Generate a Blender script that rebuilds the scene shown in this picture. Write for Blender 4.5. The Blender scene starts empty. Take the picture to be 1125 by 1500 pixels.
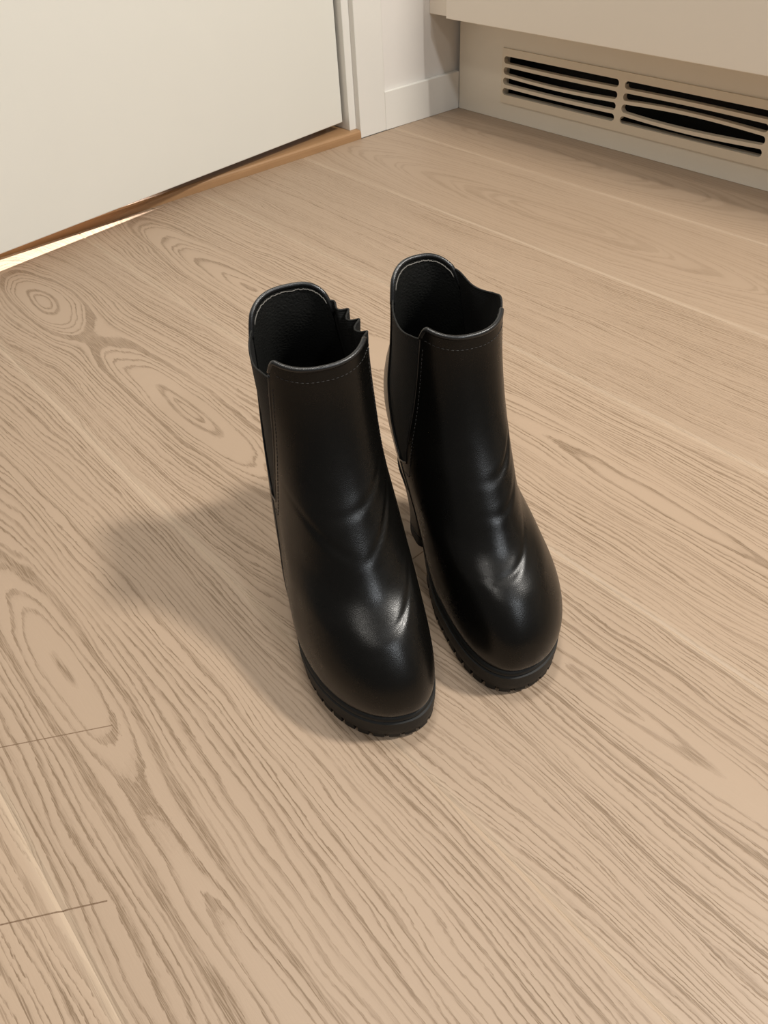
import bpy, bmesh, math, random
import numpy as np
from mathutils import Vector, Matrix

random.seed(7)
D = math.radians
SC = bpy.context.scene
COL = SC.collection

# ------------------------------------------------------------------ camera
H = 0.5
PITCH, ROLL, YAW = D(43.03), D(-3.66), D(-51.54)
FPX = 1127.0
cam_d = bpy.data.cameras.new('camera'); cam = bpy.data.objects.new('camera', cam_d); COL.objects.link(cam)
fwd = Vector((math.sin(YAW) * math.cos(PITCH), math.cos(YAW) * math.cos(PITCH), -math.sin(PITCH)))
rgt0 = Vector((math.cos(YAW), -math.sin(YAW), 0)); up0 = rgt0.cross(fwd)
rgt = math.cos(ROLL) * rgt0 + math.sin(ROLL) * up0
up = -math.sin(ROLL) * rgt0 + math.cos(ROLL) * up0
m = Matrix((rgt, up, -fwd)).transposed().to_4x4(); m.translation = (0, 0, H)
cam.matrix_world = m
cam_d.sensor_fit = 'VERTICAL'; cam_d.sensor_height = 36.0; cam_d.lens = 36.0 * FPX / 1500.0
cam_d.clip_start = 0.01
SC.camera = cam

# ------------------------------------------------------------------ world, lamps, exposure
SC.view_settings.view_transform = 'Standard'; SC.view_settings.look = 'None'
SC.view_settings.gamma = 1.0; SC.view_settings.use_curve_mapping = False
SC.view_settings.exposure = 0.03
W = bpy.data.worlds.new('world'); SC.world = W; W.use_nodes = True
bg = W.node_tree.nodes['Background']; bg.inputs[0].default_value = (1.0, 0.965, 0.93, 1); bg.inputs[1].default_value = 0.135


def area(name, loc, target, size, power, color, spread=180):
    l = bpy.data.lights.new(name, 'AREA'); l.shape = 'DISK'; l.size = size; l.energy = power; l.color = color; l.spread = D(spread)
    o = bpy.data.objects.new(name, l); COL.objects.link(o); o.location = loc
    o.rotation_euler = (Vector(target) - Vector(loc)).to_track_quat('-Z', 'Y').to_euler()
    return o


def spot(name, loc, target, radius, power, color, ang, blend=0.6):
    l = bpy.data.lights.new(name, 'SPOT'); l.shadow_soft_size = radius; l.energy = power; l.color = color
    l.spot_size = D(ang); l.spot_blend = blend
    o = bpy.data.objects.new(name, l); COL.objects.link(o); o.location = loc
    o.rotation_euler = (Vector(target) - Vector(loc)).to_track_quat('-Z', 'Y').to_euler()
    return o


WARM = (1.0, 0.955, 0.885)
area('ceiling_lamp_kitchen', (0.65, 1.16, 2.05), (-0.35, 0.3, 0), 0.24, 49, WARM)
area('ceiling_lamp_hall', (-0.55, 0.55, 2.35), (-0.55, 0.55, 0), 0.26, 9, WARM)
area('fill_behind_camera', (0.35, -0.75, 2.35), (-0.3, 0.4, 0), 0.30, 8, WARM)  # unseen fill light, added behind the camera to brighten cabinet front and walls
spot('ceiling_downlight', (-0.50, 0.28, 2.35), (-0.50, 0.28, 0), 0.10, 48, WARM, 40, 1.0)
area('cool_lamp_far_end', (2.0, 0.10, 2.25), (-0.4, 0.3, 0), 0.20, 19, (0.90, 0.95, 1.0))
spot('other_room_lamp', (-2.75, 0.95, 2.0), (-1.25, 0.27, 0.0), 0.06, 1000, (1.0, 0.86, 0.74), 12, 0.4)

# ------------------------------------------------------------------ helpers


def tag(o, label=None, cat=None, group=None, kind=None):
    if label: o['label'] = label
    if cat: o['category'] = cat
    if group: o['group'] = group
    if kind: o['kind'] = kind
    return o


def mesh_obj(name, verts, faces, mat, parent=None, smooth=False):
    me = bpy.data.meshes.new(name); me.from_pydata([tuple(map(float, v)) for v in verts], [], faces)
    me.validate(); me.update()
    bm = bmesh.new(); bm.from_mesh(me); bmesh.ops.recalc_face_normals(bm, faces=bm.faces); bm.to_mesh(me); bm.free()
    if smooth:
        for p in me.polygons: p.use_smooth = True
    me.materials.append(mat)
    o = bpy.data.objects.new(name, me); COL.objects.link(o)
    if parent is not None: o.parent = parent
    return o


def box_geo(x0, x1, y0, y1, z0, z1):
    v = [(x0, y0, z0), (x1, y0, z0), (x1, y1, z0), (x0, y1, z0), (x0, y0, z1), (x1, y0, z1), (x1, y1, z1), (x0, y1, z1)]
    f = [(0, 3, 2, 1), (4, 5, 6, 7), (0, 1, 5, 4), (1, 2, 6, 5), (2, 3, 7, 6), (3, 0, 4, 7)]
    return v, f


def boxes(name, lst, mat, parent=None, bevel=0.0):
    V, F = [], []
    for b in lst:
        v, f = box_geo(*b); n = len(V); V += v; F += [tuple(i + n for i in q) for q in f]
    o = mesh_obj(name, V, F, mat, parent)
    if bevel:
        md = o.modifiers.new('bevel', 'BEVEL'); md.width = bevel; md.segments = 2; md.limit_method = 'ANGLE'
    return o


def prism(name, poly, z0, z1, mat, parent=None, bevel=0.0):
    n = len(poly)
    V = [(x, y, z0) for x, y in poly] + [(x, y, z1) for x, y in poly]
    F = [tuple(range(n))[::-1], tuple(range(n, 2 * n))] + [(i, (i + 1) % n, n + (i + 1) % n, n + i) for i in range(n)]
    o = mesh_obj(name, V, F, mat, parent)
    if bevel:
        md = o.modifiers.new('bevel', 'BEVEL'); md.width = bevel; md.segments = 2; md.limit_method = 'ANGLE'
    return o


def tube_geo(pts, r, sides=8, closed=False, cap=True):
    P = np.asarray(pts, float); n = len(P)
    if closed: T = np.roll(P, -1, 0) - np.roll(P, 1, 0)
    else: T = np.gradient(P, axis=0)
    T /= np.linalg.norm(T, axis=1)[:, None] + 1e-12
    ref = np.array([0.3, 0.2, 1.0]); N = np.zeros_like(P); cur = np.cross(T[0], ref); cur /= np.linalg.norm(cur)
    for i in range(n):
        cur = cur - T[i] * (cur @ T[i]); cur /= np.linalg.norm(cur) + 1e-12; N[i] = cur
    B = np.cross(T, N)
    rr = np.broadcast_to(np.asarray(r, float), (n,))
    V = []
    for i in range(n):
        for k in range(sides):
            a = 2 * math.pi * k / sides
            V.append(P[i] + rr[i] * (math.cos(a) * N[i] + math.sin(a) * B[i]))
    F = []
    for i in range(n if closed else n - 1):
        j = (i + 1) % n
        for k in range(sides):
            q = (k + 1) % sides
            F.append((i * sides + k, i * sides + q, j * sides + q, j * sides + k))
    if cap and not closed:
        F.append(tuple(range(sides))[::-1]); F.append(tuple((n - 1) * sides + k for k in range(sides)))
    return V, F


def join_geo(lst):
    V, F = [], []
    for v, f in lst:
        n = len(V); V += list(v); F += [tuple(i + n for i in q) for q in f]
    return V, F


# ------------------------------------------------------------------ materials
class NT:
    def __init__(s, name):
        s.m = bpy.data.materials.new(name); s.m.use_nodes = True; s.t = s.m.node_tree
        s.b = s.t.nodes['Principled BSDF']

    def n(s, typ, **kw):
        nd = s.t.nodes.new(typ)
        for k, v in kw.items(): setattr(nd, k, v)
        return nd

    def l(s, a, b): s.t.links.new(a, b)

    def val(s, x, sock):
        if hasattr(x, 'is_output') or isinstance(x, bpy.types.NodeSocket): s.l(x, sock)
        else: sock.default_value = x

    def math(s, op, a, b=None, c=None):
        nd = s.n('ShaderNodeMath', operation=op)
        s.val(a, nd.inputs[0])
        if b is not None: s.val(b, nd.inputs[1])
        if c is not None: s.val(c, nd.inputs[2])
        return nd.outputs[0]

    def noise(s, vec, scale, detail=3, rough=0.5, dist=0.0):
        nd = s.n('ShaderNodeTexNoise'); s.l(vec, nd.inputs['Vector'])
        nd.inputs['Scale'].default_value = scale; nd.inputs['Detail'].default_value = detail
        nd.inputs['Roughness'].default_value = rough; nd.inputs['Distortion'].default_value = dist
        return nd.outputs['Fac']

    def mapv(s, vec, scale=(1, 1, 1), loc=(0, 0, 0)):
        nd = s.n('ShaderNodeMapping'); s.l(vec, nd.inputs['Vector'])
        nd.inputs['Scale'].default_value = scale; nd.inputs['Location'].default_value = loc
        return nd.outputs[0]

    def ramp(s, fac, stops):
        nd = s.n('ShaderNodeValToRGB'); s.l(fac, nd.inputs[0]); el = nd.color_ramp.elements
        while len(el) < len(stops): el.new(0.5)
        for e, (p, c) in zip(el, stops):
            e.position = p; e.color = (*c, 1) if len(c) == 3 else c
        return nd.outputs[0]

    def mix(s, fac, a, b, mode='MIX'):
        nd = s.n('ShaderNodeMix', data_type='RGBA', blend_type=mode)
        s.val(fac, nd.inputs[0])
        for x, i in ((a, 6), (b, 7)):
            if isinstance(x, tuple): nd.inputs[i].default_value = (*x, 1)
            else: s.l(x, nd.inputs[i])
        return nd.outputs[2]

    def bump(s, h, strength, dist):
        nd = s.n('ShaderNodeBump'); s.l(h, nd.inputs['Height'])
        nd.inputs['Strength'].default_value = strength; nd.inputs['Distance'].default_value = dist
        s.l(nd.outputs[0], s.b.inputs['Normal'])

    def pos(s): return s.n('ShaderNodeNewGeometry').outputs['Position']
    def obj(s): return s.n('ShaderNodeTexCoord').outputs['Object']


def paint(name, col, rough=0.5, var=0.03, bump=0.05):
    t = NT(name); p = t.obj()
    n1 = t.noise(p, 9, 3); n2 = t.noise(p, 900, 2)
    c = t.mix(n1, tuple(x * (1 - var) for x in col), tuple(min(1, x * (1 + var)) for x in col))
    t.l(c, t.b.inputs['Base Color']); t.b.inputs['Roughness'].default_value = rough
    t.b.inputs['Specular IOR Level'].default_value = 0.35
    t.bump(n2, bump, 0.0004)
    return t.m


def oak_plank(name, seed, centers, spacing, tone=1.0, contrast=1.0, scratches=(), skew=0.0, y0=0.0, y1=1.0):
    """Pale oak: growth rings cut as long ellipses round the given centres (x, y, stretch)."""
    t = NT(name); p = t.pos()
    sp = t.n('ShaderNodeSeparateXYZ'); t.l(p, sp.inputs[0]); X, Y = sp.outputs[0], sp.outputs[1]
    wob = t.noise(t.mapv(p, (3.2, 13, 1), (seed * 3.1, seed, 0)), 1.0, 3, 0.55)
    wob2 = t.noise(t.mapv(p, (8, 45, 1), (seed, seed * 2, 0)), 1.0, 2, 0.5)
    wob3 = t.noise(t.mapv(p, (150, 420, 1), (seed, seed * 5, 0)), 1.0, 2, 0.6)
    yy = t.math('ADD', Y, t.math('MULTIPLY_ADD', wob, 0.036, -0.018))
    yy = t.math('ADD', yy, t.math('MULTIPLY', X, skew))
    f = None
    for cx, cy, st, amp in centers:
        dx = t.math('DIVIDE', t.math('SUBTRACT', X, cx), st)
        dy = t.math('SUBTRACT', yy, cy + skew * cx)
        r = t.math('SQRT', t.math('ADD', t.math('MULTIPLY', dx, dx), t.math('MULTIPLY', dy, dy)))
        r = t.math('ADD', r, amp)
        if f is None: f = r
        else: f = t.math('SMOOTH_MIN', f, r, 0.02)
    f = t.math('ADD', f, t.math('MULTIPLY_ADD', wob2, 0.0060, -0.0030))
    f = t.math('ADD', f, t.math('MULTIPLY_ADD', wob3, 0.0020, -0.0010))
    # rings get narrower away from the heart
    ring = t.math('DIVIDE', t.math('POWER', t.math('MAXIMUM', f, 0.0001), 1.35), spacing * 0.50)
    nz = t.n('ShaderNodeTexNoise', noise_dimensions='1D'); t.l(t.math('ADD', ring, seed * 11.0), nz.inputs['W'])
    nz.inputs['Scale'].default_value = 0.55; nz.inputs['Detail'].default_value = 2.0
    ring = t.math('ADD', ring, t.math('MULTIPLY_ADD', nz.outputs['Fac'], 2.2, -1.1))
    fr = t.math('FRACT', ring)
    lines = t.ramp(fr, [(0.0, (0.5,) * 3), (0.06, (0.0,) * 3), (0.50, (0.04,) * 3), (0.66, (0.30,) * 3), (0.74, (0.95,) * 3), (0.95, (1.0,) * 3), (1.0, (0.5,) * 3)])
    # broken up pores
    pores = t.noise(t.mapv(p, (42, 1300, 1), (seed, 0, 0)), 1.0, 2, 0.6)
    pm = t.ramp(pores, [(0.36, (0.25,) * 3), (0.62, (1,) * 3)])
    dark = t.math('MULTIPLY', lines, pm)
    big = t.noise(t.mapv(p, (1.6, 5, 1), (seed * 7, 0, 0)), 1.0, 3, 0.5)
    patch = t.noise(t.mapv(p, (4.5, 26, 1), (seed * 2.3, 4.0, 0)), 1.0, 3, 0.6)
    pk = t.ramp(patch, [(0.30, (0.36,) * 3), (0.56, (1.0,) * 3)])
    dark = t.math('MULTIPLY', dark, t.math('MULTIPLY', pk, 1.15 * contrast))
    fine = t.noise(t.mapv(p, (70, 700, 1), (0, seed, 0)), 1.0, 3, 0.6)
    a = (0.362 * tone, 0.262 * tone, 0.182 * tone); b = (0.410 * tone, 0.307 * tone, 0.222 * tone)
    base = t.mix(big, a, b)
    base = t.mix(t.math('MULTIPLY', fine, 0.22), base, (0.31 * tone, 0.222 * tone, 0.145 * tone))
    col = t.mix(t.math('MINIMUM', dark, 1.0), base, (0.205, 0.138, 0.084))
    # paler long edges of the board
    ed = t.math('MINIMUM', t.math('SUBTRACT', Y, y0), t.math('SUBTRACT', y1, Y))
    ed = t.math('SUBTRACT', 1.0, t.math('DIVIDE', ed, 0.007))
    ed = t.math('MULTIPLY', t.math('MAXIMUM', ed, 0.0), t.math('MULTIPLY_ADD', big, 1.1, -0.05))
    col = t.mix(t.math('MINIMUM', t.math('MAXIMUM', ed, 0.0), 0.62), col, (0.50, 0.39, 0.285))
    for (x0, y0, x1, y1, w, k) in scratches:      # thin saw marks across the boards
        L = math.hypot(x1 - x0, y1 - y0); ux, uy = (x1 - x0) / L, (y1 - y0) / L
        rx = t.math('SUBTRACT', X, x0); ry = t.math('SUBTRACT', Y, y0)
        al = t.math('ADD', t.math('MULTIPLY', rx, ux), t.math('MULTIPLY', ry, uy))
        pe = t.math('ABSOLUTE', t.math('SUBTRACT', t.math('MULTIPLY', rx, uy), t.math('MULTIPLY', ry, ux)))
        inside = t.math('MULTIPLY', t.math('GREATER_THAN', al, 0.0), t.math('LESS_THAN', al, L))
        mk = t.math('MULTIPLY', inside, t.math('LESS_THAN', pe, w))
        mk = t.math('MULTIPLY', mk, t.math('MULTIPLY_ADD', fine, 0.8, k - 0.4))
        col = t.mix(t.math('MINIMUM', t.math('MAXIMUM', mk, 0.0), 1.0), col, (0.15, 0.09, 0.05))
    t.l(col, t.b.inputs['Base Color'])
    t.b.inputs['Roughness'].default_value = 0.47; t.b.inputs['Specular IOR Level'].default_value = 0.4
    h = t.math('SUBTRACT', 1.0, t.math('MULTIPLY_ADD', dark, 0.8, t.math('MULTIPLY', fine, 0.3)))
    t.bump(h, 0.35, 0.0006)
    return t.m


def wood_simple(name, c0, c1, sc=(6, 60, 60), rough=0.45):
    t = NT(name); p = t.pos()
    n = t.noise(t.mapv(p, sc), 1.0, 4, 0.6, 0.6)
    t.l(t.mix(n, c0, c1), t.b.inputs['Base Color']); t.b.inputs['Roughness'].default_value = rough
    t.bump(n, 0.15, 0.0004)
    return t.m


def leather(name, col, rough, grain=0.25, scale=900, spec=0.5):
    t = NT(name); p = t.obj()
    v = t.n('ShaderNodeTexVoronoi', feature='DISTANCE_TO_EDGE'); t.l(p, v.inputs['Vector']); v.inputs['Scale'].default_value = scale
    n1 = t.noise(p, 60, 4, 0.6); n2 = t.noise(p, 1500, 2)
    scuff = t.noise(t.mapv(p, (1, 1, 1)), 35, 5, 0.7)
    t.l(t.mix(n1, tuple(x * .75 for x in col), tuple(x * 1.25 for x in col)), t.b.inputs['Base Color'])
    rr = t.math('MULTIPLY_ADD', scuff, 0.24, rough - 0.12); t.l(rr, t.b.inputs['Roughness'])
    t.b.inputs['Specular IOR Level'].default_value = spec
    h = t.math('ADD', t.math('MULTIPLY', v.outputs[0], 2.0), t.math('MULTIPLY', n2, 0.3))
    h = t.math('ADD', h, t.math('MULTIPLY', n1, 1.5))
    t.bump(h, grain, 0.0004)
    return t.m


def plain(name, col, rough=0.6, spec=0.3, nscale=400, nb=0.2):
    t = NT(name); p = t.obj(); n = t.noise(p, nscale, 3)
    t.l(t.mix(n, tuple(x * .85 for x in col), tuple(min(1, x * 1.15) for x in col)), t.b.inputs['Base Color'])
    t.b.inputs['Roughness'].default_value = rough; t.b.inputs['Specular IOR Level'].default_value = spec
    t.bump(n, nb, 0.0004)
    return t.m


M_WALL = paint('wall_paint', (0.74, 0.71, 0.67), 0.6)
M_TRIM = paint('trim_paint', (0.76, 0.74, 0.69), 0.35, 0.02, 0.02)
M_DOOR = paint('door_paint', (0.75, 0.74, 0.68), 0.38, 0.015, 0.02)
M_CAB = paint('cabinet_lacquer', (0.83, 0.755, 0.65), 0.4, 0.015, 0.02)
M_PLINTH = paint('plinth_paint', (0.83, 0.77, 0.66), 0.45, 0.02, 0.03)
M_GRILLE = paint('grille_plastic', (0.80, 0.71, 0.57), 0.35, 0.02, 0.02)
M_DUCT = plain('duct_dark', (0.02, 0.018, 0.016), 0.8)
M_SILL = wood_simple('oiled_oak', (0.30, 0.165, 0.075), (0.42, 0.25, 0.125), (60, 9, 60))
M_SUB = plain('subfloor_grey', (0.16, 0.12, 0.09), 0.8)
M_LEATHER = leather('black_leather', (0.0034, 0.0031, 0.0026), 0.29, 0.10, 900, 0.28)
M_PIPING = leather('black_piping', (0.010, 0.010, 0.010), 0.30, 0.12, 1400)
M_LINING = leather('black_lining', (0.012, 0.012, 0.011), 0.42, 0.6, 350, 0.35)
M_RAW = plain('frayed_edge_grey', (0.16, 0.15, 0.135), 0.8, 0.2, 3000)
M_THREAD = plain('dark_thread', (0.028, 0.026, 0.024), 0.6, 0.4, 2000)
M_RUBBER = plain('black_rubber', (0.010, 0.010, 0.009), 0.62, 0.35, 700, 0.3)
M_HEEL = leather('heel_cover', (0.008, 0.0075, 0.006), 0.42, 0.15, 1200)


def elastic():
    t = NT('black_elastic'); p = t.obj()
    w = t.n('ShaderNodeTexWave', wave_type='BANDS', bands_direction='Z'); t.l(p, w.inputs['Vector']); w.inputs['Scale'].default_value = 260
    w.inputs['Distortion'].default_value = 0.6
    n = t.noise(p, 1200, 2)
    t.l(t.mix(n, (0.010, 0.010, 0.009), (0.020, 0.019, 0.017)), t.b.inputs['Base Color'])
    t.b.inputs['Roughness'].default_value = 0.8; t.b.inputs['Specular IOR Level'].default_value = 0.25
    t.bump(t.math('ADD', w.outputs['Fac'], n), 0.35, 0.0004)
    return t.m


M_ELASTIC = elastic()

# ------------------------------------------------------------------ floor
XW = -1.2700                       # left edge of the floor, along the threshold
floor = boxes('floor', [(XW, 1.6, -0.97, 1.38, -0.03, -0.0125)], M_SUB); tag(floor, 'pale oak plank floor', None, None, 'structure')
EDGE = [-0.971, -0.741, -0.511, -0.281, -0.051, 0.179, 0.409, 0.639, 0.868, 1.098, 1.285]
SCR = [(-0.424, -0.038, -0.384, 0.033, 0.00045, 0.85), (-0.302, -0.084, -0.270, -0.027, 0.0005, 0.9), (-0.355, 0.300, -0.356, 0.335, 0.0006, 0.9)]
PL = {
    0: dict(centers=[(0.2, -0.95, 9, 0)], spacing=.0052),
    1: dict(centers=[(-0.6, -0.62, 8, 0)], spacing=.0052),
    2: dict(centers=[(-0.2, -0.40, 8, 0)], spacing=.0052),
    3: dict(centers=[(-0.9, -0.02, 12, 0)], spacing=.0046, scratches=SCR, tone=1.08),
    4: dict(centers=[(-0.456, 0.026, 6.5, 0), (-0.10, 0.020, 14.0, 0.004)], spacing=.0058, scratches=SCR),
    5: dict(centers=[(-1.079, 0.272, 3.2, 0), (-0.70, 0.285, 6.0, 0.004), (-0.16, 0.325, 9.0, 0.006)], spacing=.0046, scratches=SCR),
    6: dict(centers=[(-0.90, 0.500, 7.0, 0), (-0.25, 0.53, 13.0, 0.01)], spacing=.0048, tone=1.03),
    7: dict(centers=[(-0.9, 0.93, 14, 0)], spacing=.0042, contrast=.9),
    8: dict(centers=[(-0.75, 0.97, 7, 0)], spacing=.0065, contrast=.45),
    9: dict(centers=[(-1.0, 1.19, 8, 0)], spacing=.007, contrast=.4),
}
for i in range(10):
    y0, y1 = EDGE[i], EDGE[i + 1]
    mat = oak_plank('oak_board', 3.7 * i + 1.3, y0=y0, y1=y1, **PL[i])
    g = 0.00004; b = 0.0026; d = 0.0009
    prof = [(y0 + g, -0.012), (y0 + g, -d), (y0 + g + b, 0.0), (y1 - g - b, 0.0), (y1 - g, -d), (y1 - g, -0.012)]
    n = len(prof); V = [(x, y, z) for x in (XW, 1.6) for y, z in prof]
    F = [tuple(range(n)), tuple(range(n, 2 * n))[::-1]] + [(k, (k + 1) % n, n + (k + 1) % n, n + k) for k in range(n)]
    mesh_obj('plank', V, F, mat, floor)

# ------------------------------------------------------------------ left wall, casing, threshold, door
WX = -1.2775
YC0, YC1 = 1.0126, 1.079           # casing, left and right edge
DOOR_L = 0.175                     # far side of the door opening
wall = boxes('wall_left', [(WX - .10, WX, YC0 + .02, 1.40, -0.012, 2.5),
                           (WX - .10, WX, -1.2, DOOR_L - .02, -0.012, 2.5),
                           (WX - .10, WX, DOOR_L - .02, YC0 + .02, 2.06, 2.5)], M_WALL)
tag(wall, 'white painted wall around the door', None, None, 'structure')
bb = prism('baseboard_left', [(WX, YC1), (WX + .0065, YC1), (-1.2646, 1.2787), (WX, 1.2787)], 0.0, 0.0705, M_TRIM, None, 0.0012)
tag(bb, 'low white baseboard between casing and corner', None, None, 'structure')
cas = boxes('trim_1', [(WX - .02, -1.2712, YC0, YC1, 0.0, 2.12)], M_TRIM, None, 0.0015)
tag(cas, 'white door casing beside the baseboard', None, None, 'structure')
cas2 = boxes('trim_2', [(WX - .02, -1.2712, DOOR_L - .066, DOOR_L, 0.0, 2.12)], M_TRIM, None, 0.0015)
tag(cas2, 'white door casing on the opening side of the door', None, None, 'structure')
jam = boxes('trim_3', [(-1.375, -1.2845, YC0 - .0165, YC0 + .02, 0.0155, 2.06), (-1.375, -1.347, YC0 - .042, YC0 - .0165, 0.0155, 2.06)], M_TRIM, None, 0.0012)  # second box: unseen stop strip, added to block light at the hinge gap
tag(jam, 'white door jamb behind the casing', None, None, 'structure')
jam2 = boxes('trim_4', [(-1.375, -1.2845, DOOR_L - .02, DOOR_L + .0165, 0.0155, 2.06), (-1.375, -1.2845, DOOR_L - .02, YC0 + .02, 2.045, 2.06)], M_TRIM)
tag(jam2, 'white door jamb and head on the opening side', None, None, 'structure')
# oiled oak threshold with a rounded nose
prof = [(-1.375, -0.012), (-1.2705, -0.012), (-1.2705, 0.009), (-1.2712, 0.0125), (-1.2735, 0.0150), (-1.277, 0.0158), (-1.375, 0.0158)]
n = len(prof); V = [(x, y, z) for y in (DOOR_L + .0003, YC0 - .0003) for x, z in prof]
F = [tuple(range(n)), tuple(range(n, 2 * n))[::-1]] + [(k, (k + 1) % n, n + (k + 1) % n, n + k) for k in range(n)]
sill = mesh_obj('trim_5', V, F, M_SILL); tag(sill, 'oiled oak threshold under the door', None, None, 'structure')
# door leaf, standing ajar and hinged at the casing
ZB = 0.030
hx, hy = -1.2989, 0.9905           # front bottom corner at the hinge side
ang = math.atan2(0.0949, 0.7319)
ux, uy = math.sin(ang), -math.cos(ang); nx, ny = -math.cos(ang), -math.sin(ang)
LW = 0.80; TH = 0.040
poly = [(hx, hy), (hx + ux * LW, hy + uy * LW), (hx + ux * LW + nx * TH, hy + uy * LW + ny * TH), (hx + nx * TH, hy + ny * TH)]
door = prism('door_1', poly, ZB, 2.04, M_DOOR, None, 0.0015)
tag(door, 'plain white door standing slightly ajar', None, None, 'structure')

# ------------------------------------------------------------------ base cabinet on the right with plinth and grille
YP = 1.2787
cab = bpy.data.objects.new('base_cabinet', None); COL.objects.link(cab); cab.location = (0, YP, 0)
tag(cab, 'cream white base cabinet overhanging a recessed plinth with a grille', 'cabinet')


def cbox(name, b, mat, bevel=0.0):
    o = boxes(name, [b], mat, None, bevel); o.parent = cab; o.matrix_parent_inverse = Matrix.Translation((0, -YP, 0)); return o


cbox('drawer_front', (-1.212, 1.5, 1.187, 1.206, 0.1835, 0.84), M_CAB, 0.0012)
cbox('filler_panel', (WX + .0003, -1.2135, 1.2067, 1.222, 0.1822, 0.84), M_CAB, 0.0008)
cbox('carcass', (-1.2135, 1.5, 1.2225, 1.70, 0.1850, 0.84), M_CAB)
cbox('worktop', (WX + .0003, 1.52, 1.17, 1.72, 0.841, 0.875), M_CAB, 0.002)
GX0, GX1, GZ0, GZ1 = -1.1412, -0.5848, 0.0465, 0.1175     # opening behind the grille
o = boxes('plinth', [(-1.2640, GX0, YP, YP + .016, 0.0005, 0.186), (GX1, 1.5, YP, YP + .016, 0.0005, 0.186),
                     (GX0, GX1, YP, YP + .016, 0.0005, GZ0), (GX0, GX1, YP, YP + .016, GZ1, 0.186)], M_PLINTH)
o.parent = cab; o.matrix_parent_inverse = Matrix.Translation((0, -YP, 0))
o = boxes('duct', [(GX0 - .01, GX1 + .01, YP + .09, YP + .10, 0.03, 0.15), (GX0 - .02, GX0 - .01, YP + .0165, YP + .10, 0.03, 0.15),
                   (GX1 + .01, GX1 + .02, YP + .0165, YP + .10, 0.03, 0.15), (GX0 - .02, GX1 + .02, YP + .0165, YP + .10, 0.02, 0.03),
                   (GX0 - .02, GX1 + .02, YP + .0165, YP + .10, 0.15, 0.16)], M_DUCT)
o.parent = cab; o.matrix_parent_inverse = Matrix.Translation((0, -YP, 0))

gr = bpy.data.objects.new('ventilation_grille', None); COL.objects.link(gr); gr.location = (-0.862, YP, 0.033)
tag(gr, 'cream plastic ventilation grille with bent slats set into the plinth', 'grille')
GINV = Matrix.Translation((0.862, -YP, -0.033))
FX0, FX1, FZ0, FZ1 = -1.1445, -0.567, 0.0335, 0.1290
YF = YP - .0035; YB = YP - .0002
SZ = [0.1097, 0.0907, 0.0727, 0.0540]; SH = 0.0064
WIN = [(-1.1395, -0.8700), (-0.8575, -0.5865)]


def slot_bounds(w, i, x):
    """lower and upper z of slot i in window w at x, with rounded ends and the bent slats"""
    x0, x1 = WIN[w]; s = (x - x0) / (x1 - x0)
    bend_top = bend_bot = 0.0
    hump = math.sin(math.pi * s)
    if w == 0:
        bend = [0.0, -0.0012, -0.0034, -0.0016, 0.0]
    else:
        bend = [0.0, 0.0012, 0.0046, -0.0042, 0.0]
    sk = hump if w == 0 else math.sin(math.pi * s ** (0.85 if i < 3 else 1.0))
    bt = bend[i] * hump; bb_ = bend[i + 1] * sk
    dx = min(x - x0, x1 - x)
    k = 1.0 if dx >= SH else math.sqrt(max(0.0, 1 - ((SH - dx) / SH) ** 2))
    zc = SZ[i]
    top = zc + SH + bt; bot = zc - SH + bb_
    mid = 0.5 * (top + bot)
    return mid + (bot - mid) * k, mid + (top - mid) * k


def xs_for(w):
    x0, x1 = WIN[w]
    e = [SH * (1 - math.cos(math.pi / 2 * q / 6)) for q in range(7)]
    mid = list(np.linspace(x0 + SH, x1 - SH, 40))[1:-1]
    return [x0 + v for v in e] + mid + [x1 - v for v in reversed(e)]


def strip(xs, lo, hi, yf, yb):
    V, F = [], []
    for x, a, b in zip(xs, lo, hi):
        V += [(x, yf, a), (x, yf, b), (x, yb, b), (x, yb, a)]
    for i in range(len(xs) - 1):
        p, q = 4 * i, 4 * (i + 1)
        for k in range(4):
            F.append((p + k, p + (k + 1) % 4, q + (k + 1) % 4, q + k))
    F.append((0, 3, 2, 1)); e = 4 * (len(xs) - 1); F.append((e, e + 1, e + 2, e + 3))
    return V, F


geo = [box_geo(FX0, WIN[0][0], YF, YB, FZ0, FZ1), box_geo(WIN[0][1], WIN[1][0], YF, YB, FZ0, FZ1), box_geo(WIN[1][1], FX1, YF, YB, FZ0, FZ1)]
for w in (0, 1):
    xs = xs_for(w)
    geo.append(strip(xs, [slot_bounds(w, 0, x)[1] for x in xs], [FZ1] * len(xs), YF, YB))
    geo.append(strip(xs, [FZ0] * len(xs), [slot_bounds(w, 3, x)[0] for x in xs], YF, YB))
o = mesh_obj('grille_frame', *join_geo(geo), M_GRILLE, gr); o.matrix_parent_inverse = GINV
for w in (0, 1):
    xs = xs_for(w)
    for i in range(3):
        lo = [slot_bounds(w, i + 1, x)[1] for x in xs]; hi = [slot_bounds(w, i, x)[0] for x in xs]
        o = mesh_obj('slat', *strip(xs, lo, hi, YF, YF + .011), M_GRILLE, gr); o.matrix_parent_inverse = GINV

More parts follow.
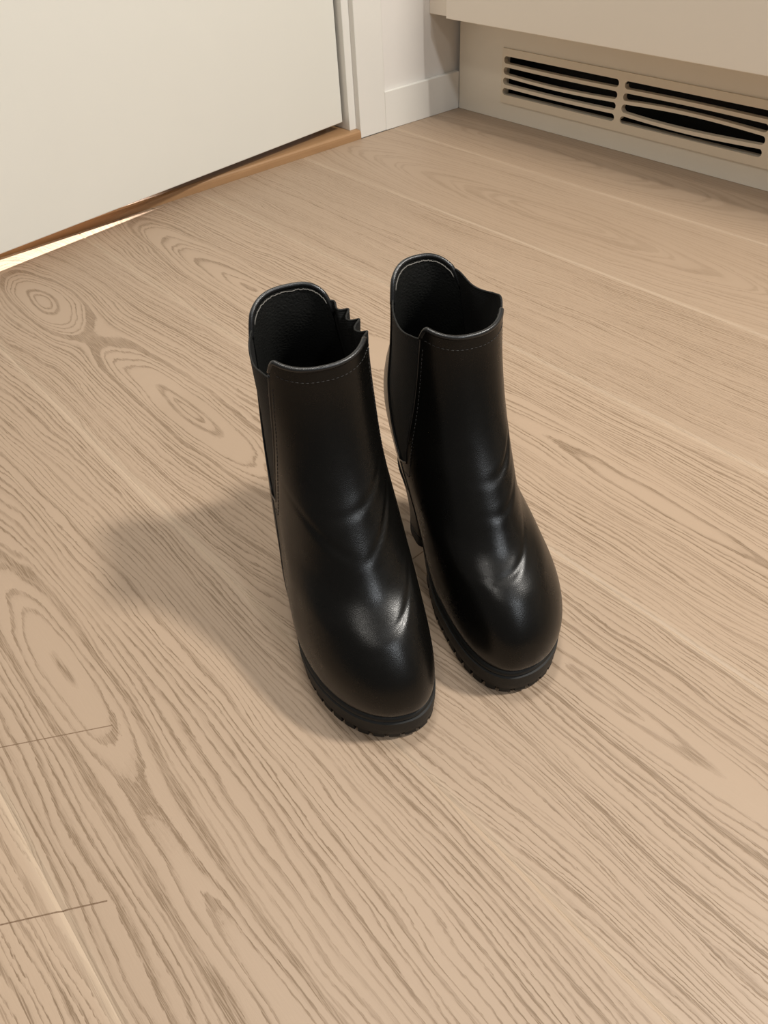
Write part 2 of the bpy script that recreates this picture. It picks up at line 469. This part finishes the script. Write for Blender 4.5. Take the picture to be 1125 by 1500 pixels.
# ------------------------------------------------------------------ the boots
KEYS = np.array([
    # yf, zf, yb, zb, w_out, w_in, ys, zs, ef, eb, m, tip
    [.217, .025, -.006, .086, .0480, .0390, .135, .026, .90, .85, 1.0, .008],
    [.222, .035, -.016, .098, .0515, .0420, .133, .038, .90, .83, .9, .008],
    [.2185, .056, -.026, .115, .0515, .0425, .128, .057, .92, .80, .7, .007],
    [.200, .0785, -.032, .132, .0480, .0425, .112, .084, .96, .78, .4, .005],
    [.168, .100, -.031, .152, .0445, .0430, .080, .115, 1.0, .78, .2, .002],
    [.139, .133, -.021, .175, .0420, .0405, .058, .150, .95, .80, .0, .0],
    [.112, .171, -.008, .200, .0390, .0370, .048, .182, .90, .85, .0, .0],
    [.096, .213, -.001, .226, .0365, .0360, .046, .216, .85, .85, .0, .0],
    [.092, .246, -.002, .250, .0365, .0360, .045, .245, .85, .85, .0, .0]])
TK = np.array([0, .09, .2, .33, .48, .62, .76, .90, 1.0])
TG = .455
EO = {}          # rounder outer heel quarter, per boot


def keyat(t, K):
    t = np.clip(np.asarray(t, float), 0, 1.03)
    i = np.clip(np.searchsorted(TK, t, side='right') - 1, 0, len(TK) - 2)
    d = (K[1:] - K[:-1]) / (TK[1:] - TK[:-1])[:, None]; h = (TK[1:] - TK[:-1])[:, None]
    mm = np.zeros_like(K); mm[1:-1] = (d[:-1] * h[1:] + d[1:] * h[:-1]) / (h[1:] + h[:-1]); mm[0] = d[0]; mm[-1] = d[-1]
    hh = (TK[i + 1] - TK[i])[..., None]; s = ((t - TK[i]) / (TK[i + 1] - TK[i]))[..., None]
    return (2 * s**3 - 3 * s**2 + 1) * K[i] + (s**3 - 2 * s**2 + s) * hh * mm[i] + (-2 * s**3 + 3 * s**2) * K[i + 1] + (s**3 - s**2) * hh * mm[i + 1]


def surf0(th, t, K):
    """th: 0 front, +pi/2 outer side (+x), pi back; t: 0 feather line, 1 rim"""
    th, t = np.broadcast_arrays(np.asarray(th, float), np.asarray(t, float))
    k = keyat(t, K); yf, zf, yb, zb, wo, wi, ys, zs, ef, eb, mq, tip = [k[..., j] for j in range(12)]
    c, s = np.cos(th), np.sin(th); fr = c >= 0; e = np.where(fr, ef, eb + np.where(s > 0, EO.get(id(K), 0.0), 0.0))
    ac = np.abs(c) ** e; as_ = np.abs(s) ** e
    x = np.where(s >= 0, wo, wi) * np.sign(s) * as_
    y = np.where(fr, ys + (yf - ys) * ac, ys + (yb - ys) * ac)
    z = np.where(fr, zs + (zf - zs) * ac ** 1.6, zs + (zb - zs) * ((1 - mq) * ac + mq * ac * ac * (3 - 2 * ac)))
    wst = np.where(s < 0, .24, .10) * np.clip(1 - t / .34, 0, 1) * np.sin(np.pi * np.clip(ac, 0, 1)) ** 1.5
    x = x * np.where(fr, 1.0, 1.0 - wst)
    x = x - np.where(fr, tip * ac ** 1.5, 0)
    return np.stack([x, y, z], -1)


def normals(th, t, K):
    e = 2e-3
    a = surf0(th + e, t, K) - surf0(th - e, t, K); b = surf0(th, t + e, K) - surf0(th, t - e, K)
    n = np.cross(a, b); n /= np.linalg.norm(n, axis=-1, keepdims=True) + 1e-12
    return n


class Boot:
    def __init__(s, name, label, org, a, mir, K, spans, creases, flutes, drop=0.0, bspan=(30, 30), glift=(0, 0)):
        s.drop, s.bspan, s.pw, s.glift = drop, bspan, .78, glift
        s.K, s.mir, s.spans, s.creases, s.flutes = K, mir, spans, creases, flutes
        s.root = bpy.data.objects.new(name, None); COL.objects.link(s.root)
        s.root.location = (org[0], org[1], 0.0)
        # local y = toe direction, local x = to the right of it
        s.root.rotation_euler = (0, 0, D(a) - math.pi / 2)
        tag(s.root, label, 'boot', 'pair of black heeled ankle boots')
        tt = np.linspace(0, 2 * np.pi, 8)
        # orientation of the normals
        n = normals(np.array([0.0]), np.array([.3]), K)[0]; s.sg = 1.0 if n[1] > 0 else -1.0

    def S(s, th, t, off=0.0):
        th, t = np.broadcast_arrays(np.asarray(th, float), np.asarray(t, float))
        p = surf0(th, t, s.K); n = normals(th, np.clip(t, .004, 1.02), s.K) * s.sg
        o = np.broadcast_to(np.asarray(off, float), th.shape) + s.crease(th, t)
        p = p + n * o[..., None]
        p = p * np.array([s.mir, 1, 1])
        return p

    def crease(s, th, t):
        o = np.zeros_like(t)
        tw = (th + np.pi) % (2 * np.pi) - np.pi
        for (th0, t0, slope, bow, wt, wth, dep) in s.creases:
            u = tw - th0
            d = (t - t0 - slope * u - bow * u * u) / wt
            prof = -np.exp(-d * d) + 0.35 * np.exp(-((d + 1.9) / 1.6) ** 2) + 0.25 * np.exp(-((d - 2.0) / 1.5) ** 2)
            o = o + dep * prof * np.exp(-(u / wth) ** 2)
        return o

    def thf(s, t, sd):
        q = np.clip((t - TG) / (1 - TG), 0, 1.05); return D(98) - D(s.spans[0 if sd > 0 else 1]) * q ** s.pw

    def thb(s, t, sd):
        q = np.clip((t - TG) / (1 - TG), 0, 1.05); return D(98) + D(s.bspan[0 if sd > 0 else 1]) * q ** .8

    def rim_front(s, u):
        a = np.abs(u); return .974 - s.drop + .016 * a ** 2 - .030 * np.clip((a - .86) / .14, 0, 1) ** 2

    @staticmethod
    def rim_back(u):
        a = np.abs(u); return .998 - .045 * a ** 3 - .035 * np.clip((a - .82) / .18, 0, 1) ** 2

    @staticmethod
    def rim_gore(v): return .948 - .022 * np.sin(np.pi * v) - .026 * v

    def th_front(s, u, t): return np.where(u >= 0, u * s.thf(t, 1), u * s.thf(t, -1))

    def th_back(s, u, t):
        return np.pi + np.where(u >= 0, u * (np.pi - s.thb(t, -1)), u * (np.pi - s.thb(t, 1)))

    def grid_shell(s, TH_, T_, off_o, off_i):
        nu, nv = TH_.shape
        A = s.S(TH_, T_, off_o).reshape(-1, 3); B = s.S(TH_, T_, off_i).reshape(-1, 3); N = nu * nv
        V = list(A) + list(B); F = []
        idx = lambda i, j: i * nv + j
        for i in range(nu - 1):
            for j in range(nv - 1):
                q = (idx(i, j), idx(i + 1, j), idx(i + 1, j + 1), idx(i, j + 1))
                F.append(q); F.append(tuple(N + k for k in q[::-1]))
        bd = [idx(i, 0) for i in range(nu)] + [idx(nu - 1, j) for j in range(1, nv)] + [idx(i, nv - 1) for i in range(nu - 2, -1, -1)] + [idx(0, j) for j in range(nv - 2, 0, -1)]
        for k in range(len(bd)):
            a, b = bd[k], bd[(k + 1) % len(bd)]; F.append((b, a, N + a, N + b))
        return V, F

    def panel(s, which, nu, nv, off_o, off_i, t0=0.0, rim_drop=0.0):
        u = np.linspace(-1, 1, nu)[:, None]; v = np.linspace(0, 1, nv)[None, :]
        rim = (s.rim_front(u) if which == 'f' else s.rim_back(u)) - rim_drop
        T_ = t0 + v * (rim - t0); T_, U_ = np.broadcast_arrays(T_, u)
        TH_ = s.th_front(U_, T_) if which == 'f' else s.th_back(U_, T_)
        return s.grid_shell(TH_, T_, off_o, off_i)

    def build(s):
        R = s.root
        vamp = mesh_obj('vamp', *s.panel('f', 121, 130, 0.0, -.0022), M_LEATHER, R, True)
        back = mesh_obj('heel_counter', *s.panel('b', 81, 90, 0.0, -.0022), M_LEATHER, R, True)
        for o in (vamp, back):
            md = o.modifiers.new('edge', 'EDGE_SPLIT'); md.split_angle = D(50)
        # lining
        g1 = s.panel('f', 61, 50, -.0024, -.0030, 0.02, .008); g2 = s.panel('b', 61, 50, -.0024, -.0030, 0.02, .008)
        lining = mesh_obj('lining', *join_geo([g1, g2]), M_LINING, R, True)
        md = lining.modifiers.new('edge', 'EDGE_SPLIT'); md.split_angle = D(50)
        # rim pipings and raw lining edge
        for which, par in (('f', vamp), ('b', back)):
            u = np.linspace(-1, 1, 120); t = (s.rim_front(u) if which == 'f' else s.rim_back(u))
            th = s.th_front(u, t) if which == 'f' else s.th_back(u, t)
            mesh_obj('piping', *tube_geo(s.S(th, t, -.0010), .00185, 10), M_PIPING, par, True)
            jig = np.array([random.uniform(-1, 1) for _ in u])
            t2 = t - .012 + .0016 * jig; sel = slice(6, -6)
            th2 = s.th_front(u, t2) if which == 'f' else s.th_back(u, t2)
            mesh_obj('lining_edge', *tube_geo(s.S(th2, t2, -.0032)[sel], .00042, 5), M_RAW, lining, True)
        # seams bound with a thin cord, vamp and counter side
        for sd in (1, -1):
            tt = np.linspace(.02, .955, 90)
            mesh_obj('seam_cord', *tube_geo(s.S(sd * (s.thf(tt, sd)), tt, -.0002), .00085, 6), M_PIPING, vamp, True)
            tt = np.linspace(TG, .93, 60)
            mesh_obj('seam_cord', *tube_geo(s.S(sd * (s.thb(tt, sd)), tt, -.0002), .00085, 6), M_PIPING, back, True)
        # stitch rows
        def stitches(par, pts):
            P = np.asarray(pts); L = np.concatenate([[0], np.cumsum(np.linalg.norm(np.diff(P, axis=0), axis=1))])
            G = []; q = 0.0
            while q + .0022 < L[-1]:
                ss = np.linspace(q, q + .0022, 3); G.append(tube_geo(np.stack([np.interp(ss, L, P[:, k]) for k in range(3)], -1), .00028, 4)); q += .0033
            mesh_obj('stitching', *join_geo(G), M_THREAD, par, True)
        u = np.linspace(-.9, .9, 90); t = s.rim_front(u) - .026; stitches(vamp, s.S(s.th_front(u, t), t, .0001))
        u = np.linspace(-.9, .9, 70); t = s.rim_back(u) - .026; stitches(back, s.S(s.th_back(u, t), t, .0001))
        for sd in (1, -1):
            tt = np.linspace(TG, .93, 60); stitches(vamp, s.S(sd * (s.thf(tt, sd) - D(4.5)), tt, .0001))
        # elastic side gores
        for sd in (1, -1):
            nu, nv = 64, 60
            v = np.linspace(0, 1, nu)[:, None]; w = np.linspace(0, 1, nv)[None, :]
            q_ = np.clip(v / .3, 0, 1); rim = s.rim_gore(v) + s.glift[0 if sd > 0 else 1] * q_ * q_ * (3 - 2 * q_); T_ = TG - .012 + w * (rim - TG + .012); T_, V_ = np.broadcast_arrays(T_, v)
            lo = s.thf(T_, sd) - D(2.5); hi = s.thb(T_, sd) + D(2.5)
            TH_ = sd * (lo + (hi - lo) * V_)
            amp, wav, ph, lift = s.flutes[0 if sd > 0 else 1]
            fall = np.clip((T_ - .74) / .2, 0, 1) ** 1.5
            fl = amp * np.sin(2 * np.pi * wav * V_ + ph) * np.sin(np.pi * np.clip(V_, .0, 1)) ** .5 * fall
            T2 = T_ + lift * np.sin(2 * np.pi * wav * V_ + ph + .8) * fall * np.sin(np.pi * V_) ** .5
            g = mesh_obj('elastic_gore', *s.grid_shell(TH_, T2, -.0009 + fl, -.0021 + fl), M_ELASTIC, R, True)
            md = g.modifiers.new('edge', 'EDGE_SPLIT'); md.split_angle = D(50)
            mesh_obj('gore_edge', *tube_geo(s.S(TH_[:, -1], T2[:, -1], -.0015 + fl[:, -1]), .0008, 6), M_ELASTIC, g, True)
        s.sole(); s.heel()
        return R

    # plan outline of the sole with z of its upper edge
    def outline(s, th, grow):
        p = surf0(th, np.zeros_like(th), s.K)
        e = 1e-3; a = surf0(th + e, np.zeros_like(th), s.K)[:, :2] - surf0(th - e, np.zeros_like(th), s.K)[:, :2]
        a /= np.linalg.norm(a, axis=1, keepdims=True)
        n = np.stack([a[:, 1], -a[:, 0]], 1)
        c = p[:, :2] - np.array([0, .1]); sgn = np.sign((n * c).sum(1, keepdims=True)); n = n * sgn
        q = p.copy(); q[:, :2] += n * grow
        return q

    def sole(s):
        R = s.root; n = 160; th = np.linspace(0, 2 * np.pi, n, endpoint=False)
        def zbot(y, ztop, base):
            f = np.clip((.112 - y) / .062, 0, 1); f = f * f * (3 - 2 * f)
            return base * (1 - f) + (ztop - .0065) * f
        rows = []
        for grow, lift in ((-.004, .0022), (.0008, .0022), (.0022, .0014), (.0030, .0), (.0030, -.0014), (.0018, -.0022), (.0018, -.0034), (.0036, -.0042)):
            q = s.outline(th, grow); z0 = q[:, 2].copy(); q[:, 2] = np.maximum(z0 + lift, zbot(q[:, 1], z0, .006)); rows.append(q)
        for k, grow in ((.5, .0036), (.9, .0030), (1.0, .0016)):
            q = s.outline(th, grow); zt = q[:, 2] - .0042; zb = zbot(q[:, 1], q[:, 2], .006); q[:, 2] = zt * (1 - k) + np.minimum(zb, zt) * k; rows.append(q)
        V = []; F = []
        for q in rows: V += list(q * np.array([s.mir, 1, 1]))
        for r in range(len(rows) - 1):
            for i in range(n):
                j = (i + 1) % n; F.append((r * n + i, r * n + j, (r + 1) * n + j, (r + 1) * n + i))
        for base in (0, (len(rows) - 1) * n):          # close top and bottom across
            for i in range(1, n // 2 - 1):
                F.append((base + i, base + i + 1, base + n - i - 1, base + n - i))
            F.append((base, base + 1, base + n - 1)); F.append((base + n // 2 - 1, base + n // 2, base + n // 2 + 1))
        sole = mesh_obj('platform_sole', V, F, M_RUBBER, R, True)
        md = sole.modifiers.new('edge', 'EDGE_SPLIT'); md.split_angle = D(40)
        # tread lugs round the rim of the platform
        dense = np.linspace(-np.pi, np.pi, 1200); q = s.outline(dense, .0026); keep = q[:, 1] > .088
        dense, q = dense[keep], q[keep]; L = np.concatenate([[0], np.cumsum(np.linalg.norm(np.diff(q[:, :2], axis=0), axis=1))])
        qi = s.outline(dense, -.013)
        pos = 0.001
        while pos + .0085 < L[-1]:
            ss = np.linspace(pos, pos + .0085, 4)
            O = np.stack([np.interp(ss, L, q[:, k]) for k in (0, 1)], -1); I = np.stack([np.interp(ss, L, qi[:, k]) for k in (0, 1)], -1)
            rise = lambda y: .0035 * max(0.0, (y - .185) / .035) ** 2
            poly = [tuple(p) for p in O] + [tuple(p) for p in I[::-1]]
            m_ = len(poly)
            V = [(x * s.mir, y, .0002 + rise(y)) for x, y in poly] + [(x * s.mir, y, .0075) for x, y in poly]
            F = [tuple(range(m_))[::-1], tuple(range(m_, 2 * m_))] + [(i, (i + 1) % m_, m_ + (i + 1) % m_, m_ + i) for i in range(m_)]
            mesh_obj('tread_lug', V, F, M_RUBBER, sole)
            pos += .0118

    def heel(s):
        R = s.root; n = 48
        def section(y0, y1, w, flat):
            P = []
            for i in range(n):
                a = 2 * math.pi * i / n; c, sn = math.cos(a), math.sin(a)
                # a=0 front (flat), pi back (round)
                e = .38 if c > 0 else .9
                yc = y0 + (y1 - y0) * (.62)
                y = yc + ((y1 - yc) if c > 0 else (yc - y0)) * math.copysign(abs(c) ** e, c)
                P.append((w * math.copysign(abs(sn) ** (.5 if c > 0 else .9), sn), y))
            return P
        def top_z(x, y): return .087 - max(0.0, y - .0) * .28 + .0
        rows = []
        for k in np.linspace(0, 1, 9):
            y0 = -.003 + .010 * (1 - k) ** .7 - .004 * k ** 3; y1 = .052 + .006 * k ** 2; w = .0245 + .0085 * k ** 2
            row = []
            for x, y in section(y0, y1, w, 1):
                zt = .0830 - max(0.0, y) * .30
                row.append((x * s.mir, y, .0105 + (zt - .0105) * k))
            rows.append(row)
        V = [p for r in rows for p in r]; F = []
        for r in range(len(rows) - 1):
            for i in range(n): j = (i + 1) % n; F.append((r * n + i, r * n + j, (r + 1) * n + j, (r + 1) * n + i))
        F.append(tuple(range(n))[::-1]); F.append(tuple((len(rows) - 1) * n + i for i in range(n)))
        heel = mesh_obj('block_heel', V, F, M_HEEL, R, True)
        md = heel.modifiers.new('edge', 'EDGE_SPLIT'); md.split_angle = D(40)
        P = section(.0065, .0525, .0250, 1)
        V = [(x * s.mir, y, .0002) for x, y in P] + [(x * s.mir, y, .0103) for x, y in P]
        F = [tuple(range(n))[::-1], tuple(range(n, 2 * n))] + [(i, (i + 1) % n, n + (i + 1) % n, n + i) for i in range(n)]
        tip = mesh_obj('heel_tip', V, F, M_RUBBER, heel, True)
        md = tip.modifiers.new('edge', 'EDGE_SPLIT'); md.split_angle = D(40)


KL = KEYS.copy(); KL[6, 4] += .002; KL[7:, 4] += .005; KL[6:, 5] += .0025
KR = KEYS.copy(); KR[2, 4] = .0500; KR[3, 4] = .0425; KR[4, 4] = .0348; KR[5, 4] = .0346; KR[6, 4] = .0365
EO[id(KR)] = 0.20
# creases: th0, t0, slope, bow, width_t, width_th, depth
CL = [(-.60, .60, -.08, .0, .009, .40, .0010), (-.35, .675, -.05, .03, .009, .55, .0006), (-.45, .40, -.07, .02, .011, .40, .0005), (.55, .60, .07, .0, .014, .4, .0005)]
CR = [(.45, .665, .06, .03, .009, .42, .0012), (.30, .575, .04, .03, .009, .42, .0006), (.08, .425, .07, .02, .012, .50, .0006)]
Boot('ankle_boot', 'black leather ankle boot with a frilled inner elastic edge, standing nearer the door', (-.431, .272), -24.0, 1, KL,
     (50, 36), CL, [(.0, 1, 0, 0), (.0034, 4.5, 0.0, .005)], 0.0, (26, 46), (.018, .034)).build()
Boot('ankle_boot', 'black leather ankle boot showing its block heel, standing nearer the ventilation grille', (-.3985, .3665), -21.7, -1, KR,
     (38, 46), CR, [(.0040, 1.0, 0.0, .004), (.0, 1, 0, 0)], .012, (40, 30), (.046, .010)).build()
